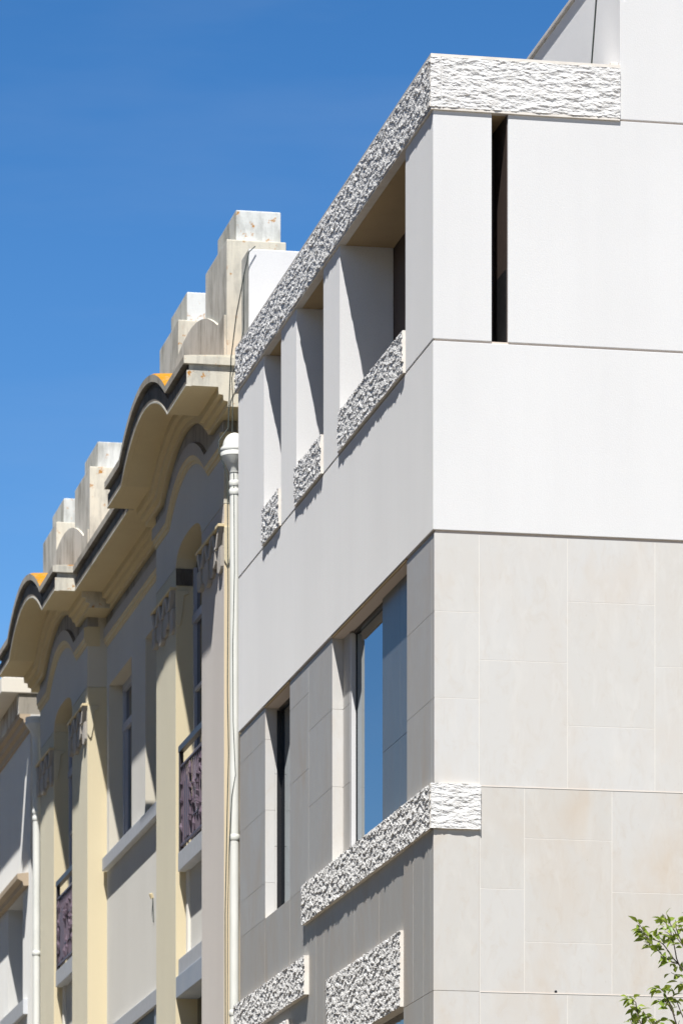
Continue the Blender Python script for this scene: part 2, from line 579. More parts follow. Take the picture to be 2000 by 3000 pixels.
def open_wall(mb, plane, f0, f1, u0, u1, z0, z1, holes, m):
    """a slab wall between two parallel planes f0..f1 with rectangular openings"""
    ub = sorted({u0, u1, *[h[0] for h in holes], *[h[1] for h in holes]})
    for i in range(len(ub) - 1):
        a, b = ub[i], ub[i + 1]
        segs = [(z0, z1)]
        for hu0, hu1, hz0, hz1 in holes:
            if hu0 <= a + 1e-6 and hu1 >= b - 1e-6:
                ns = []
                for s0, s1 in segs:
                    if hz0 > s0: ns.append((s0, min(hz0, s1)))
                    if hz1 < s1: ns.append((max(hz1, s0), s1))
                segs = [q for q in ns if q[1] - q[0] > 1e-5]
        for s0, s1 in segs:
            if plane == 'x':
                mb.box(f0, f1, a, b, s0, s1, m)
            else:
                mb.box(a, b, f0, f1, s0, s1, m)


# ------------------------------------------------------------------ ground
g = MB(); g.box(-900, 900, -900, 900, -0.5, -0.16, 'groundm'); structure(g.build('ground'))
g = MB(); g.box(-14, -2.4, -200, 200, -0.158, -0.12, 'asphalt'); g.box(-2.4, 200, -17, -5.5, -0.158, -0.12, 'asphalt'); structure(g.build('road'))
g = MB()
g.box(-2.1, 30, -5.2, 30, -0.158, 0.0, 'paving'); g.box(-2.1, 0.6, 30, 60, -0.158, 0.0, 'paving')
structure(g.build('pavement'))
g = MB()
g.box(-2.4, -2.1, -5.5, 60, -0.158, 0.004, 'sawn'); g.box(-2.1, 30, -5.5, -5.2, -0.158, 0.004, 'sawn')
structure(g.build('kerb'))

# ------------------------------------------------------------------ unseen houses across the street, added to block low sky light
def unseen_house(y0, y1, h, mat, label):
    t = thing('unseen_house', (-19, (y0 + y1) / 2, 0), label, 'building')
    bays = max(2, int((y1 - y0) / 3.2)); st = int(h / 3.3)
    holes = []
    for i in range(bays):
        for j in range(st):
            yc = y0 + (i + 0.5) * (y1 - y0) / bays
            holes.append((yc - 0.6, yc + 0.6, 0.9 + j * 3.3, 2.9 + j * 3.3))
    w = MB(); open_wall(w, 'x', -15.3, -15.0, y0, y1, 0.0, h, holes, mat)
    w.box(-24, -15.3, y0, y1, 0.0, h - 0.3, mat)
    w.build('wall', t)
    w = MB(); w.prism([(-24.3, h), (-14.6, h), (-19.5, h + 2.2)], 'y', y0, y1, 'tan3'); w.build('roof', t)
    for a, b, c0, d in holes:
        w = MB(); w.box(-15.22, -15.2, a, b, c0, d, 'pane'); w.build('window', t)
for q in ((-30, -12, 16.5, 'cream', 'unseen tall cream house across the street from the corner'), (-12, 8, 17.5, 'tan3', 'unseen tall tan house across the street facing the white corner building'),
          (8, 26, 16.5, 'white3', 'unseen tall white house across the street facing the old cream house'), (26, 48, 17.0, 'cream', 'unseen long cream house across the street at its far end')):
    unseen_house(*q)

# ------------------------------------------------------------------ the new corner building
YE = 8.57                    # far end of its street front
ZJ = 11.117                  # joint under the loggia
ZP = 9.685                   # foot of the plaster
ZS = 9.665                   # top of the stone
ZB = 7.765                   # top of the rough sill band
ZL = 6.21                    # lower course line
ZC = 12.85                   # underside of the cornice
nb = thing('corner_building', (4, 4, 0), 'white corner building with smooth plaster above pale limestone slabs and rough split-stone bands', 'building')

OPN = [(1.014, 3.659), (4.379, 5.622), (6.364, 7.22)]
w = MB()
# street (left) front, loggia storey with three tall openings
open_wall(w, 'x', 0.0, 0.453, 0.0, YE, ZJ + 0.008, ZC, [(a, b, ZJ + 0.008, ZC) for a, b in OPN], 'plaster')
w.prism([(0.0, 0.0), (14, 0.0), (14, 0.40), (0.44, 0.40), (0.44, YE), (0.0, YE)], 'z', ZP, ZJ - 0.008, 'plaster')
# right front
w.box(0.58, 14, 0.0, 0.40, ZJ + 0.008, ZC, 'plaster')
# upper block
w.box(1.45, 14, 0.0, 14, ZC + 0.014, 14.235, 'plaster')
w.box(0.45, 1.45, 0.45, 14, 12.9, 13.22, 'asphalt')          # gravelled terrace behind the cornice
w.build('plaster_wall', nb, bevel=0.004)
w = MB()
w.box(0.012, 0.43, 0.012, YE - 0.01, ZJ - 0.009, ZJ + 0.009, 'groove')
w.box(0.43, 14, 0.012, 0.39, ZJ - 0.009, ZJ + 0.009, 'groove')
w.box(0.020, 0.42, 0.020, YE - 0.01, ZS - 0.002, ZP + 0.001, 'groove')
w.box(0.42, 14, 0.020, 0.38, ZS - 0.002, ZP + 0.001, 'groove')
w.box(1.46, 14, 0.012, 0.38, ZC - 0.001, ZC + 0.016, 'groove')
w.build('shadow_gap', nb)
w = MB()
w.box(1.425, 14.05, -0.02, 14.05, 14.235, 14.268, 'sawn')
w.box(1.385, 1.447, 0.03, 0.12, 13.20, 13.305, 'sawn')
w.build('roof_coping', nb, bevel=0.004)

# loggia inside: ceiling, dark lining, floor, the slit's lower panel
w = MB()
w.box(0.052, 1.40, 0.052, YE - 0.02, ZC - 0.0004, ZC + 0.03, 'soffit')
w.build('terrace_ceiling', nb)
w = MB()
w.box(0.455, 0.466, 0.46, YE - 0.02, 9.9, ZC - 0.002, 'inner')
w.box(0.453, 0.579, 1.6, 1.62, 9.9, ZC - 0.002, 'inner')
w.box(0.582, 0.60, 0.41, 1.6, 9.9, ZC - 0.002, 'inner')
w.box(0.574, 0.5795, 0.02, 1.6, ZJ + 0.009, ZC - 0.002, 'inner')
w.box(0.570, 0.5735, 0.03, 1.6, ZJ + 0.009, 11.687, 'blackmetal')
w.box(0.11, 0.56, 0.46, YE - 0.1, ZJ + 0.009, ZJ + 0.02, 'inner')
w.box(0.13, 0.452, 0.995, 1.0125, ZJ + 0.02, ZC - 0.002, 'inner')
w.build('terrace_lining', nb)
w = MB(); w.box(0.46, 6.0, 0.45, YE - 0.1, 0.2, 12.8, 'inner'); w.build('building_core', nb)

# split-stone cornice, long street side and short right side, plus its sawn top
FRX = -0.024
a = split_face('x', FRX, -0.012, YE + 0.06, 12.868, 13.245, 0.0145, 0.0062, 0.0076, 3, 0.30, pu=0.095, pz=0.037)
b = split_face('y', FRX, -0.0235, 1.448, 12.868, 13.245, 0.007, 0.0056, 0.0064, 8, 0.30, pu=0.115, pz=0.036, joints=(0.062,))
n0 = len(a.v)
a.v += b.v
for f_, i_ in zip(b.f, b.mi):
    a.face([n0 + q for q in f_], b.mats[i_])
a.box(-0.020, 0.05, -0.020, YE + 0.055, ZC - 0.001, 12.8675, 'sawn')
a.box(0.05, 1.447, -0.020, 0.05, ZC - 0.001, 12.8675, 'sawn')
a.box(-0.022, 0.44, -0.022, YE + 0.055, 13.2455, 13.268, 'sawn')
a.box(0.44, 1.447, -0.022, 0.44, 13.2455, 13.268, 'sawn')
a.build('rough_stone_cornice', nb)
# split-stone parapets in the three openings
for i, (y0, y1) in enumerate(OPN):
    a = split_face('x', FRX, y0 + 0.004, y1 - 0.004, ZJ + 0.006, ZJ + 0.335, 0.013, 0.0065, 0.0076, 21 + i, 0.10, pu=0.09, pz=0.037)
    a.build('rough_stone_parapet', nb)
# rough sill band wrapping the corner
a = split_face('x', -0.022, -0.010, 5.268, 7.43, ZB + 0.005, 0.0125, 0.0065, 0.0076, 31, 0.05, pu=0.085, pz=0.037)
b = split_face('y', -0.022, -0.0215, 0.365, 7.43, ZB + 0.005, 0.0060, 0.0055, 0.0056, 32, 0.05, pu=0.085, pz=0.032, joints=(0.062,))
n0 = len(a.v); a.v += b.v
for f_, i_ in zip(b.f, b.mi):
    a.face([n0 + q for q in f_], b.mats[i_])
a.build('rough_stone_sill', nb)
# rough panels lower down
split_face('x', -0.032, 5.10, 8.66, 6.815, 7.150, 0.016, 0.0065, 0.0076, 41, 0.02, pu=0.085, pz=0.037).build('rough_stone_panel', nb)
split_face('x', -0.022, 1.115, 4.14, 6.222, 6.815, 0.014, 0.0065, 0.0076, 42, 0.02, pu=0.085, pz=0.037).build('rough_stone_panel', nb)
split_face('x', -0.032, 5.95, 8.4, 6.20, 6.70, 0.02, 0.01, 0.0125, 43, 0.02, pu=0.085, pz=0.052).build('rough_stone_panel', nb)

# limestone slabs: every slab is its own island, pale mortar behind
G = 0.0020
def slab_x(mb, y0, y1, z0, z1, x0=0.012, x1=0.10):
    mb.box(x0, x1, y0 + G, y1 - G, z0 + G, z1 - G, 'lime_low' if z1 < ZB + 0.003 else 'lime')
def slab_y(mb, x0, x1, z0, z1, y0=0.012, y1=0.10):
    mb.box(x0 + G, x1 - G, y0, y1, z0 + G, z1 - G, 'lime_low' if z1 < ZB + 0.003 else 'lime')
c = MB()
W1 = (1.014, 4.046); W2 = (6.0, 7.22)
# street front, window storey
def column(y0, y1, zs, **kw):
    for i in range(len(zs) - 1):
        slab_x(c, y0, y1, zs[i], zs[i + 1], **kw)
PIER = [ZB + 0.006, 8.42, 9.073, ZS]
column(0.1 + 0.003, W1[0], PIER)                             # corner pier
column(W1[1], 5.115, [ZB, 8.422, 9.072, ZS])
column(5.115, W2[0], [ZB, 8.758, 9.41, ZS])
column(W2[1], YE - 0.004, [ZB, 8.089, 8.743, 9.381, ZS])
# street front below the sill
for y0, y1 in ((5.268, 6.003), (6.003, 7.241), (7.241, YE - 0.004)):
    slab_x(c, y0, y1, 7.15 if y0 > 5.2 else ZL, ZB)
    slab_x(c, y0, y1, 5.2, 7.15)
for y0, y1 in ((0.103, 0.366), (0.366, 0.743), (0.743, 1.101)):
    slab_x(c, y0, y1, ZL, ZB, x0=0.004)
for y0, y1 in ((0.103, 0.366), (0.366, 1.101)):
    slab_x(c, y0, y1, 4.6, ZL, x0=0.004)
for y0, y1 in ((1.101, 2.095), (2.095, 3.1), (3.1, 4.431)):
    slab_x(c, y0, y1, 6.75, ZB)
for y0, y1 in ((4.431, 4.763), (4.763, 5.268)):
    slab_x(c, y0, y1, 4.6, ZB)
slab_x(c, 4.16, 4.431, 4.6, 6.75)
# corner returns and right front, upper band
def corner_slab(z0, z1, y1=0.103, x1=0.358, d=0.012):
    b_ = 0.10
    c.prism([(d, d), (x1 - G, d), (x1 - G, b_), (b_, b_), (b_, y1 - G), (d, y1 - G)], 'z', z0 + G, z1 - G, 'lime_low' if z1 < ZB + 0.003 else 'lime')
for z0, z1 in zip(PIER[:-1], PIER[1:]):
    corner_slab(z0, z1)
corner_slab(ZL, ZB, d=0.004)
corner_slab(4.6, ZL, d=0.004)
RT = [(0.358, 1.045, [ZB, 8.718, ZS]), (1.045, 1.728, [ZB, 8.243, 9.184, ZS]), (1.728, 2.42, [ZB, 8.716, ZS]), (2.42, 3.1, [ZB, 8.243, 9.184, ZS]),
      (3.1, 14, [ZB, ZS]),
      (0.366, 0.71, [ZL, 6.99, ZB]), (0.71, 1.391, [ZL, 6.595, 7.379, ZB]), (1.391, 2.08, [ZL, 6.991, ZB]), (2.08, 3.1, [ZL, 6.6, ZB]), (3.1, 14, [ZL, ZB]),
      (0.366, 1.045, [5.3, ZL]), (1.045, 1.728, [5.3, ZL]), (1.728, 3.1, [5.3, ZL]), (3.1, 14, [5.3, ZL]), (0.358, 14, [0.0, 4.6]), (0.366, 14, [4.6, 5.3])]
for x0, x1, zs in RT:
    for i in range(len(zs) - 1):
        slab_y(c, x0, x1, zs[i], zs[i + 1])
c.box(0.012, 0.1, 0.1, YE, 0.0, 4.598, 'lime')
c.box(0.004, 0.355, 0.004, 0.0995, 0.0, 4.598, 'lime')
c.build('stone_cladding', nb, bevel=0.0008)
# mortar bed
w = MB()
open_wall(w, 'x', 0.0130, 0.098, 0.02, YE - 0.01, 0.1, ZS - 0.003,
          [(W1[0] - 0.004, W1[1] + 0.004, ZB, ZS - 0.003), (W2[0] - 0.004, W2[1] + 0.004, ZB, ZS - 0.003), (1.09, 4.17, 4.6, 6.26)], 'mortar')
w.box(0.0145, 14, 0.0128, 0.098, 0.1, ZS - 0.003, 'mortar')
w.build('mortar_joint', nb)
w = MB()
for z_ in (ZL, ZB):
    w.box(0.358 if z_ == ZB else 0.36, 14, 0.0098, 0.0119, z_ + 0.0005, z_ + 0.0042, 'groove')
    w.box(0.358 if z_ == ZB else 0.36, 14, 0.0092, 0.0119, z_ - 0.0045, z_ + 0.0004, 'mortar')
w.build('course_joint', nb)
# tall square joint beside the corner pier, and the tie hole
w = MB()
w.box(0.3585, 0.3655, 0.006, 0.09, 4.6, ZB - 0.01, 'mortar')
w.build('corner_joint', nb)
w = MB(); w.lathe(0, 0, [(0.011, 0), (0.011, 0.02)], 'blackmetal', 10)
w.v = [(0.953 + x, 0.0100 + z * 0.5, 6.223 + y) for x, y, z in w.v]
w.build('tie_hole', nb)

# big window and narrow window of the stone storey
def stone_window(y0, y1, step, depth, panel=0.0):
    """stone reveals, a stepped left jamb when asked, mirror glass"""
    lo, hi = ZB, ZS
    wf = MB()
    yi = y1 - step
    ya = y0 + panel
    gx = depth + (0.044 if step else 0.036)
    mf = 'alu' if step else 'blackmetal'
    wf.box(depth + 0.001, gx - 0.006, yi - 0.012, yi + 0.05, lo, hi - 0.02, mf)
    wf.box(gx - 0.006, gx + 0.05, yi - 0.030, yi + 0.05, lo, hi, 'blackmetal')
    wf.box(gx - 0.02, gx + 0.05, ya + 0.002, yi - 0.030, hi - 0.03, hi, 'blackmetal')
    wf.box(gx - 0.02, gx + 0.05, ya + 0.002, yi - 0.030, lo, lo + 0.03, 'blackmetal')
    fr = wf.build('window', nb)
    gl = MB(); gl.box(gx, gx + 0.02, ya + 0.002, yi - 0.030, lo + 0.03, hi - 0.03, 'glass'); gl.build('pane', fr)
    if panel:
        pb = MB()
        yp = y0 + 0.70
        for ua, ub_ in ((y0 + 0.001, yp), (yp, ya)):
            for za, zb in zip([lo + 0.003, 8.42, hi - 0.003][:-1], [lo + 0.003, 8.42, hi - 0.003][1:]):
                pb.box(depth, gx + 0.06, ua + G, ub_ - G, za + G, zb - G, 'limeblue')
        pb.build('side_panel', nb)
    zs = [lo + 0.003, 8.42, 9.073, hi]
    for far in (0, 1):
        rv = MB()
        for i in range(3):
            if far:
                rv.box(0.101, gx + 0.06, y1 + 0.003, y1 + 0.08, zs[i] + G, zs[i + 1] - G, 'lime')
                if step:
                    rv.box(depth, gx + 0.06, yi + 0.051, y1 + 0.002, zs[i] + G, zs[i + 1] - G, 'lime')
            else:
                rv.box(0.101, gx + 0.06, y0 - 0.08, y0 - 0.003, zs[i] + G, zs[i + 1] - G, 'lime')
        rv.build('window_reveal', nb)
    hd = MB(); hd.box(0.004, gx + 0.06, y0 + 0.002, y1 - 0.002, hi + 0.001, hi + 0.018, 'soffit'); hd.build('window_head', nb)
    sl = MB(); sl.box(0.014, gx + 0.04, y0 + 0.002, y1 - 0.002, lo - 0.03, lo - 0.001, 'lime'); sl.build('window_sill', nb)
stone_window(W1[0], W1[1], 0.33, 0.106, 1.40)
stone_window(W2[0], W2[1], 0.0, 0.118)
# opening under the wide rough panel
w = MB(); w.box(0.075, 0.09, 1.105, 4.155, 4.0, 6.3, 'pane'); w.build('lower_window', nb)
w = MB(); w.box(0.005, 0.074, 1.105, 4.155, 6.223, 6.25, 'sawn'); w.build('lower_window_head', nb)

# ------------------------------------------------------------------ fire wall and loose cables
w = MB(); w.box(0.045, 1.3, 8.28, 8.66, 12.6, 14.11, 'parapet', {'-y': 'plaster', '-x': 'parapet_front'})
tag(w.build('party_wall', bevel=0.012), 'plain white upright wall block behind the rough cornice between the two buildings', 'wall')
w = MB()
w.tube([(0.10, 8.24, 14.12), (0.04, 8.22, 14.06), (0.0, 8.27, 13.85), (-0.03, 8.5, 13.55), (-0.05, 8.67, 13.2)] + [(q[0] + 0.045, q[1] + 0.185, q[2] + 0.02) for q in [(-0.09, 8.60, 12.9), (-0.10, 8.62, 12.55),
        (-0.195, 8.6, 12.42), (-0.19, 8.6, 12.32), (-0.11, 8.60, 12.1), (-0.105, 8.595, 11.0), (-0.11, 8.6, 10.1), (-0.10, 8.6, 9.5), (-0.112, 8.6, 9.0), (-0.13, 8.61, 8.0), (-0.125, 8.61, 5.0)]], 0.0052, 'cable', 6)
tag(w.build('hanging_cable', smooth=True), 'thin dark cable running from the white wall block down the front of the drainpipe', 'cable')
w = MB()
w.tube([(0.043, 8.5, 13.95), (0.035, 8.5, 13.4), (-0.045, 8.66, 13.0)] + [(q[0] + 0.045, q[1] + 0.185, q[2] + 0.02) for q in [(-0.06, 8.60, 12.8), (-0.07, 8.58, 12.45), (-0.075, 8.575, 12.3), (-0.055, 8.57, 12.1), (-0.05, 8.57, 11.2), (-0.065, 8.57, 10.5),
        (-0.062, 8.57, 9.8), (-0.04, 8.57, 9.3), (-0.075, 8.57, 9.1), (-0.10, 8.575, 8.6), (-0.11, 8.59, 8.0), (-0.115, 8.59, 5.0)]], 0.004, 'cable', 6)
tag(w.build('hanging_cable', smooth=True), 'thinner cable beside it, wandering across the drainpipe nearest the plaster edge', 'cable')
w = MB()
w.tube([(1.440, 0.60, 14.28), (1.442, 0.72, 13.95), (1.443, 0.84, 13.6), (1.443, 0.97, 13.22)], 0.006, 'cable', 6)
tag(w.build('roof_cable', smooth=True), 'single dark wire hanging down the grey side of the set-back roof block', 'cable')

# ------------------------------------------------------------------ drainpipes
CAM_SCALE['on'] = False
def drainpipe(name, x, y, r, hop, z0, collars, label, dome=True):
    t = thing(name, (x, y, 0), label, 'drainpipe', 'white drainpipes between the house fronts')
    if CAM_SCALE['on']:
        t.location = (old((x, y, 0))[0], old((x, y, 0))[1], 0)
    p = MB(); p.lathe(x, y, [(r, z0), (r, hop + 0.02)], 'pipe', 24); p.build('pipe', t, smooth=True)
    h = MB()
    R_ = r * 2.9
    prof = [(r * 1.12, hop - 0.02), (r * 1.2, hop), (R_ * 0.62, hop + 0.06), (R_ * 0.97, hop + 0.125), (R_ * 0.98, hop + 0.13), (R_, hop + 0.132), (R_, hop + 0.165), (R_ * 0.985, hop + 0.168), (R_ * 0.985, hop + 0.175),
            (R_ * 1.01, hop + 0.178), (R_ * 1.01, hop + 0.205), (R_ * 0.97, hop + 0.215)]
    if dome:
        prof += [(R_ * 0.86 * math.cos(q), hop + 0.215 + 0.14 * math.sin(q)) for q in np.linspace(0, 1.5, 10)]
    h.lathe(x, y, prof, 'pipe', 32); h.build('hopper', t, smooth=True, angle=50)
    for zc_ in collars:
        k_ = MB(); k_.lathe(x, y, [(r * 1.02, zc_ - 0.03), (r * 1.14, zc_ - 0.022), (r * 1.14, zc_ + 0.022), (r * 1.02, zc_ + 0.03)], 'pipe', 24)
        k_.build('collar', t, smooth=True, angle=50)
    return t
drainpipe('drainpipe', 0.003, 8.80, 0.0445, 12.17, 0.0, [12.05, 11.97, 8.74, 7.1], 'white drainpipe with a domed hopper head against the edge of the white plaster building')
CAM_SCALE['on'] = True

# ------------------------------------------------------------------ the old cream building
ob = thing('terraced_house', (4, 15, 0), 'cream and grey old terraced house with curved eyebrow cornices and stepped parapets', 'building')
XP, XW = -0.12, 0.10            # pier face and wall face
NA = 28
def arc(t, half, rise):
    """height of a flat circular arch at offset t from its centre"""
    if abs(t) >= half:
        return 0.0
    R_ = (half * half + rise * rise) / (2 * rise)
    return math.sqrt(R_ * R_ - t * t) - (R_ - rise)

def sweep(mb, path, prof, mats, end=None, top=None):
    """prof: closed list of (x, dz); path: list of (y, z); faces between take mats[i] (from prof[i] to prof[i+1])"""
    n = len(prof); b = len(mb.v)
    for y, z in path:
        mb.v += [(px, y, z + pz) for px, pz in prof]
    for i in range(len(path) - 1):
        for j in range(n):
            k_ = (j + 1) % n
            m_ = mats[j]
            mb.face((b + i * n + j, b + i * n + k_, b + (i + 1) * n + k_, b + (i + 1) * n + j), m_)
    mb.face([b + j for j in range(n)][::-1], end)
    e = b + (len(path) - 1) * n
    mb.face([e + j for j in range(n)], end)

def cornice_profile(f, depth=0.3):
    """f: front of the soffit; returns profile from the inside bottom, out and up, back in"""
    pr = [(depth, -0.17), (f + 0.385, -0.17), (f + 0.385, -0.125), (f + 0.345, -0.115), (f + 0.34, -0.065), (f + 0.30, -0.06), (f + 0.295, 0.006), (f + 0.05, 0.006),
          (f + 0.045, 0.0), (f - 0.008, 0.0), (f - 0.008, 0.016), (f, 0.02), (f, 0.145), (f + 0.022, 0.15), (f + 0.022, 0.198), (f - 0.03, 0.204), (f - 0.03, 0.272), (f + 0.0, 0.285), (depth, 0.33)]
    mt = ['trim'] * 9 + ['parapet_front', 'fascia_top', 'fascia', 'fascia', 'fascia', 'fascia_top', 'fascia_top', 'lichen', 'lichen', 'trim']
    return pr, mt
ZK = 12.775
def bay(y0, y1, end0, end1, pale):
    cy = (y0 + y1) / 2 + 0.012
    o0, o1 = cy - 0.785, cy + 0.785
    # piers and spandrel
    p = MB()
    pm = 'pier_pale' if pale else 'pier'
    p.box(XP, 0.5, y0, o0, 0.0, 11.83, pm)
    p.box(XP, 0.5, o1, y1, 0.0, 11.83, 'pier')
    # spandrel with the basket arch cut out
    ar = [(o0 + 1.57 * q, 11.83 + 0.195 * max(0.0, 1 - abs(2 * q - 1) ** 2.6) ** (1 / 2.0)) for q in np.linspace(0, 1, 25)]
    p.build('bay_pier', ob, bevel=0.01)
    s_ = MB()
    top = 12.80
    pts = [(y0, 11.832)] + [(y_, z_ + 0.002) for y_, z_ in ar] + [(y1, 11.832)]
    for i in range(len(pts) - 1):
        (ya, za), (yb, zb) = pts[i], pts[i + 1]
        s_.prism([(ya, za), (yb, zb), (yb, top), (ya, top)], 'x', XP, 0.5, 'wallgrey')
    s_.build('bay_spandrel', ob)
    sf = MB()
    for i in range(len(ar) - 1):
        (ya, za), (yb, zb) = ar[i], ar[i + 1]
        sf.prism([(ya, za - 0.001), (yb, zb - 0.001), (yb, zb + 0.001), (ya, za + 0.001)], 'x', XP + 0.003, 0.12, 'cream')
    sf.build('arch_soffit', ob)
    # main cornice over the bay
    c_ = MB()
    pr, mt = cornice_profile(-0.555)
    ys = sorted({end0, end1, *[cy + t for t in np.linspace(-1.475, 1.475, NA)]})
    ys = [y for y in ys if end0 <= y <= end1]
    path = [(y, ZK + arc(y - cy, 1.476, 0.385)) for y in ys]
    sweep(c_, path, pr, mt, 'parapet_cream')
    for e0, e1 in ((end0 - 0.032, end0 - 0.001), (end1 + 0.001, end1 + 0.032)):
        c_.box(-0.586, -0.06, e0, e1, ZK + 0.203, ZK + 0.274, 'parapet_cream', {'-x': 'fascia_top'})
    c_.build('bay_cornice', ob)
    # frieze, with the combed texture
    fz = MB()
    for i in range(len(ys) - 1):
        ya, yb = max(ys[i], y0 - 0.004), min(ys[i + 1], y1 + 0.004)
        if yb - ya < 1e-4: continue
        za, zb = path[i][1] - 0.16, path[i + 1][1] - 0.16
        fz.prism([(ya, 12.36 + arc(ya - cy, 1.181, 0.335)), (yb, 12.36 + arc(yb - cy, 1.181, 0.335)), (yb, zb), (ya, za)], 'x', XP - 0.004, XP + 0.12, 'frieze')
    fz.build('frieze', ob)
    # hood moulding
    h_ = MB()
    hp = [(0.02, 0.0), (-0.128, 0.0), (-0.132, 0.03), (-0.148, 0.034), (-0.152, 0.075), (-0.162, 0.08), (-0.162, 0.20), (-0.11, 0.215), (0.02, 0.215)]
    hm = ['trim', 'trim', 'trim', 'trim', 'trim', 'trimwall', 'fascia', 'fascia', 'trim']
    hy = sorted({y0 - 0.015, y1 + 0.015, *[cy + t for t in np.linspace(-1.18, 1.18, NA)]})
    sweep(h_, [(y, 12.285 + arc(y - cy, 1.181, 0.335)) for y in hy], hp, hm, 'trim')
    h_.build('hood_moulding', ob)
    # stepped parapet: base with a bowed top, two turrets of two stages
    q_ = MB()
    yl = [y0 + 0.02] + list(np.linspace(cy - 1.66, cy + 1.66, 26)) + [y1 - 0.02]
    def bz(y):
        t = (y - cy) / 1.66
        return 13.595 + (0.37 * (1 - t * t) if abs(t) < 1 else 0)
    for i in range(len(yl) - 1):
        ya, yb = yl[i], yl[i + 1]
        if yb <= ya: continue
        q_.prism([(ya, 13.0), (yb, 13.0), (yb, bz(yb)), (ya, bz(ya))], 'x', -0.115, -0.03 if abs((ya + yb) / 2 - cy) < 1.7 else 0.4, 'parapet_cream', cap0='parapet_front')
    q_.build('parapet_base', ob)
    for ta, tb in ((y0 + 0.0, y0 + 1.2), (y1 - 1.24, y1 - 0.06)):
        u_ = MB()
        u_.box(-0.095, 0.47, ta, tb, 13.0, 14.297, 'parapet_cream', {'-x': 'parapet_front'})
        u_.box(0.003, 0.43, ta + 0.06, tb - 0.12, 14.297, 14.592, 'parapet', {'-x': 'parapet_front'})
        u_.build('parapet_turret', ob, bevel=0.012)
    # capitals on both piers
    for a_, b_ in ((y0, o0), (o1, y1)):
        cp = MB()
        cp.box(XP - 0.06, XP + 0.0, a_ - 0.02, b_ + 0.015, 11.612, 11.64, 'trim')
        n = 6
        wd = (b_ - a_) / n
        for i in range(n):
            ya = a_ + wd * i; ym = ya + wd / 2; yb = ya + wd
            zb_ = 11.20 + 0.045 * ((i * 2) % 3)
            dp = 0.046 if i % 2 else 0.030
            # hanging tongue with a rounded foot
            foot = [(ym + wd * 0.47 * math.cos(q), zb_ + 0.05 + 0.05 * math.sin(q)) for q in np.linspace(math.pi, 2 * math.pi, 7)]
            cp.prism(foot + [(yb - 0.004, 11.44), (ya + 0.004, 11.44)], 'x', XP - dp, XP, 'trimwall')
            # leaning blades making the zigzag above
            if i % 2:
                cp.prism([(ya, 11.441), (ya + wd * 0.42, 11.441), (yb + wd * 0.05, 11.611), (yb - wd * 0.4, 11.611)], 'x', XP - 0.05, XP, 'trimwall')
            else:
                cp.prism([(yb - wd * 0.42, 11.441), (yb, 11.441), (ya + wd * 0.4, 11.611), (ya - wd * 0.05, 11.611)], 'x', XP - 0.05, XP, 'trimwall')
        cp.box(XP - 0.006, XP - 0.0, a_ + 0.01, b_ - 0.01, 11.442, 11.61, 'frieze')  # dark backing: shade of the recesses between the blades put into colour
        cap_o = cp.build('capital', ob, bevel=0.005)
        # the capital turns onto the returns
        for yy, s2 in ((a_, -1), (b_, 1)):
            rt = MB()
            lo_, hi_ = sorted((yy, yy + s2 * 0.022))
            rt.prism([(XP + 0.0, 11.612), (XP + 0.13, 11.612), (XP + 0.128, 11.575), (XP + 0.085, 11.56), (XP + 0.07, 11.40), (XP + 0.045, 11.27), (XP + 0.03, 11.25), (XP + 0.012, 11.28), (XP, 11.30)], 'y', lo_, hi_, 'cream')
            rt.build('capital_return', cap_o, bevel=0.006)
    if pale:
        im = MB(); im.box(XP + 0.004, 0.05, o1 - 0.012, o1 - 0.001, 11.66, 11.825, 'fascia'); im.build('reveal_stain', ob)  # dark stain band on the reveal, built as a thin block
    # recessed window with arched head
    wf = MB()
    fx = 0.055
    for ya, yb in ((o0, o0 + 0.07), (o1 - 0.07, o1), (cy - 0.045, cy + 0.045)):
        wf.box(fx, fx + 0.06, ya, yb, 9.0, 11.83, 'winframe')
    wf.box(fx - 0.01, fx + 0.06, o0, o1, 11.28, 11.36, 'winframe')
    wf.box(fx - 0.005, fx + 0.055, o0, o1, 9.0, 9.08, 'winframe')
    for z_ in (10.6, 10.0):
        wf.box(fx + 0.005, fx + 0.05, o0, o1, z_, z_ + 0.035, 'winframe')
    fr = wf.build('window', ob)
    gl = MB(); gl.box(fx + 0.03, fx + 0.04, o0, o1, 8.95, 12.05, 'pane'); gl.build('pane', fr)
    # sill stone, panel below, stone band, blue lintel, lower shutter
    m_ = MB(); m_.box(-0.105, 0.3, o0, o1 - 0.06, 8.815, 9.0, 'sill'); m_.build('window_sill', ob, bevel=0.006)
    m_ = MB(); m_.box(-0.005, 0.3, o0, o1, 7.95, 8.815, 'wallgrey')
    m_.box(-0.035, -0.005, o1 - 0.22, o1 - 0.12, 7.95, 8.815, 'slab3'); m_.build('window_panel', ob)
    m_ = MB(); m_.box(-0.10, 0.3, o0, o1 - 0.05, 7.78, 7.95, 'sill'); m_.build('stone_band', ob, bevel=0.006)
    m_ = MB(); m_.box(-0.118, 0.3, o0, o1, 7.57, 7.779, 'lintelblue'); m_.build('window_lintel', ob, bevel=0.004)
    m_ = MB(); m_.box(0.10, 0.13, o0, o1, 5.0, 7.57, 'pane'); m_.box(0.07, 0.10, cy - 0.3, cy + 0.3, 5.0, 7.5, 'curtain'); m_.build('shutter', ob)
    # iron balcony guard
    r_ = MB()
    xa = -0.085
    ra, rb = o0 + 0.01, o1 - 0.15
    r_.box(xa - 0.025, xa + 0.03, ra, rb + 0.05, 9.985, 10.045, 'darkrail')
    r_.box(xa - 0.02, xa + 0.02, rb - 0.0, rb + 0.045, 9.0, 9.985, 'darkrail')
    r_.box(xa - 0.02, xa + 0.02, ra, ra + 0.04, 9.0, 9.985, 'darkrail')
